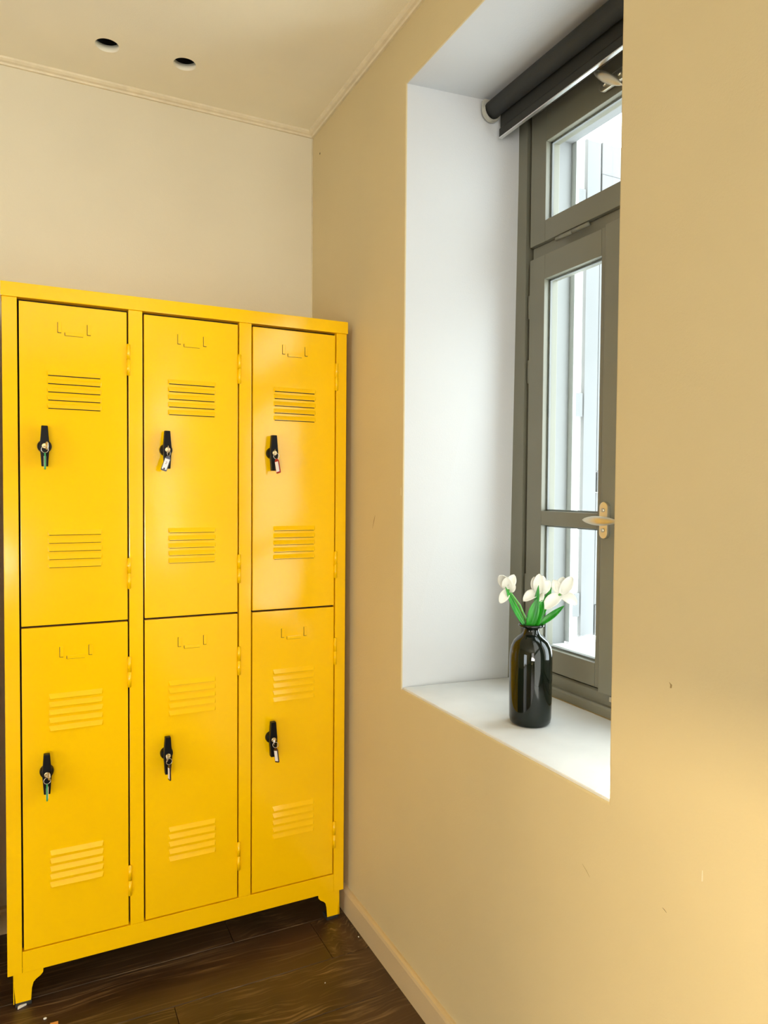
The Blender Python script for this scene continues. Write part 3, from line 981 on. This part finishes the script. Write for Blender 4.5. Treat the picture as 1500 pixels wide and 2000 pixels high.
def build_tulip(label, stem_pts, petals, leaves):
    e = empty('tulip', VC)
    tag(e, label, 'flower', 'tulips in the vase')
    MB().tube(stem_pts, [0.0022] * (len(stem_pts) - 1) + [0.0030], 8).obj('stem', 'stem', e)
    for a in petals:
        blade_obj('petal', 'petal', e, *a[0], **a[1])
    for a in leaves:
        blade_obj('leaf', 'leaf', e, *a[0], **a[1])
    return e

P = dict(belly=0.5, cup=0.35, power=0.6, basew=0.35)
# left tulip
b0 = sp(-0.0530, 0.0800, 0.0)
build_tulip('white tulip with one drooping petal, leftmost in the black vase',
    [sp(0, -0.06), sp(-0.006, 0.0), sp(-0.026, 0.045), sp(-0.045, 0.070), b0],
    [((b0, sp(-0.0720, 0.1120, 0.004), 0.024, TOC, -0.006), P), ((b0, sp(-0.0560, 0.1080, 0.012), 0.026, TOC, 0.006), P),
     ((b0, sp(-0.0400, 0.1135, 0.000), 0.022, TOC, 0.004), P), ((b0, sp(-0.0560, 0.1060, -0.014), 0.026, -TOC, 0.006), P),
     ((b0, sp(-0.0700, 0.0505, 0.010), 0.021, TOC, 0.006), P), ((b0, sp(-0.0360, 0.0900, 0.012), 0.020, TOC, 0.005), P)],
    [((sp(-0.012, -0.004, 0.004), sp(-0.0580, 0.0880, 0.016), 0.015, TOC + CAMR * 0.5, -0.004), dict(belly=0.4, cup=0.5, power=0.8))])
# middle tulip
b1 = sp(0.0160, 0.0700, 0.0)
build_tulip('white tulip behind the two broad green leaves, centre of the vase',
    [sp(0, -0.06), sp(0.002, 0.0), sp(0.010, 0.040), b1],
    [((b1, sp(0.0160, 0.1160, 0.004), 0.027, TOC, 0.007), P), ((b1, sp(0.0040, 0.1080, -0.006), 0.024, TOC, 0.003), P),
     ((b1, sp(0.0400, 0.1000, -0.002), 0.024, TOC, 0.005), P), ((b1, sp(0.0250, 0.1100, -0.012), 0.026, -TOC, 0.006), P),
     ((b1 + UP * 0.006, sp(-0.0185, 0.0560, 0.012), 0.025, TOC + UP, 0.008), P), ((b1, sp(0.0230, 0.0560, 0.016), 0.022, TOC, 0.008), P)],
    [((sp(-0.006, -0.010, 0.010), sp(0.0130, 0.0640, 0.020), 0.024, TOC, 0.006), dict(belly=0.5, cup=0.35, power=0.75)),
     ((sp(0.004, -0.010, 0.006), sp(0.0250, 0.0600, 0.016), 0.025, TOC - CAMR * 0.3, 0.008), dict(belly=0.55, cup=0.3, power=0.7)),
     ((sp(0.008, 0.030, 0.012), sp(0.0150, 0.0930, 0.022), 0.011, TOC, 0.002), dict(belly=0.4, cup=0.3, power=0.8))])
# right tulip
b2 = sp(0.0640, 0.0710, 0.004)
build_tulip('white tulip with wide open petals, rightmost in the black vase',
    [sp(0, -0.06), sp(0.006, 0.0), sp(0.030, 0.040), sp(0.052, 0.062), b2],
    [((b2, sp(0.0900, 0.1105, 0.004), 0.026, TOC, 0.006), P), ((b2, sp(0.0700, 0.1080, -0.008), 0.028, TOC, 0.004), P),
     ((b2, sp(0.0480, 0.1020, -0.004), 0.022, TOC, 0.004), P), ((b2, sp(0.0780, 0.1040, -0.016), 0.026, -TOC, 0.006), P),
     ((b2, sp(0.0270, 0.0400, 0.020), 0.028, TOC + UP * 0.6, 0.008), P), ((b2, sp(0.1010, 0.0500, 0.014), 0.026, TOC + UP * 0.6, 0.009), P)],
    [((sp(0.008, -0.004, 0.002), sp(0.0730, 0.0470, 0.012), 0.015, TOC + UP * 0.4, -0.006), dict(belly=0.5, cup=0.4, power=0.8)),
     ((sp(0.012, 0.000, -0.010), sp(0.0440, 0.0860, -0.004), 0.016, TOC, 0.006), dict(belly=0.5, cup=0.4, power=0.8))])
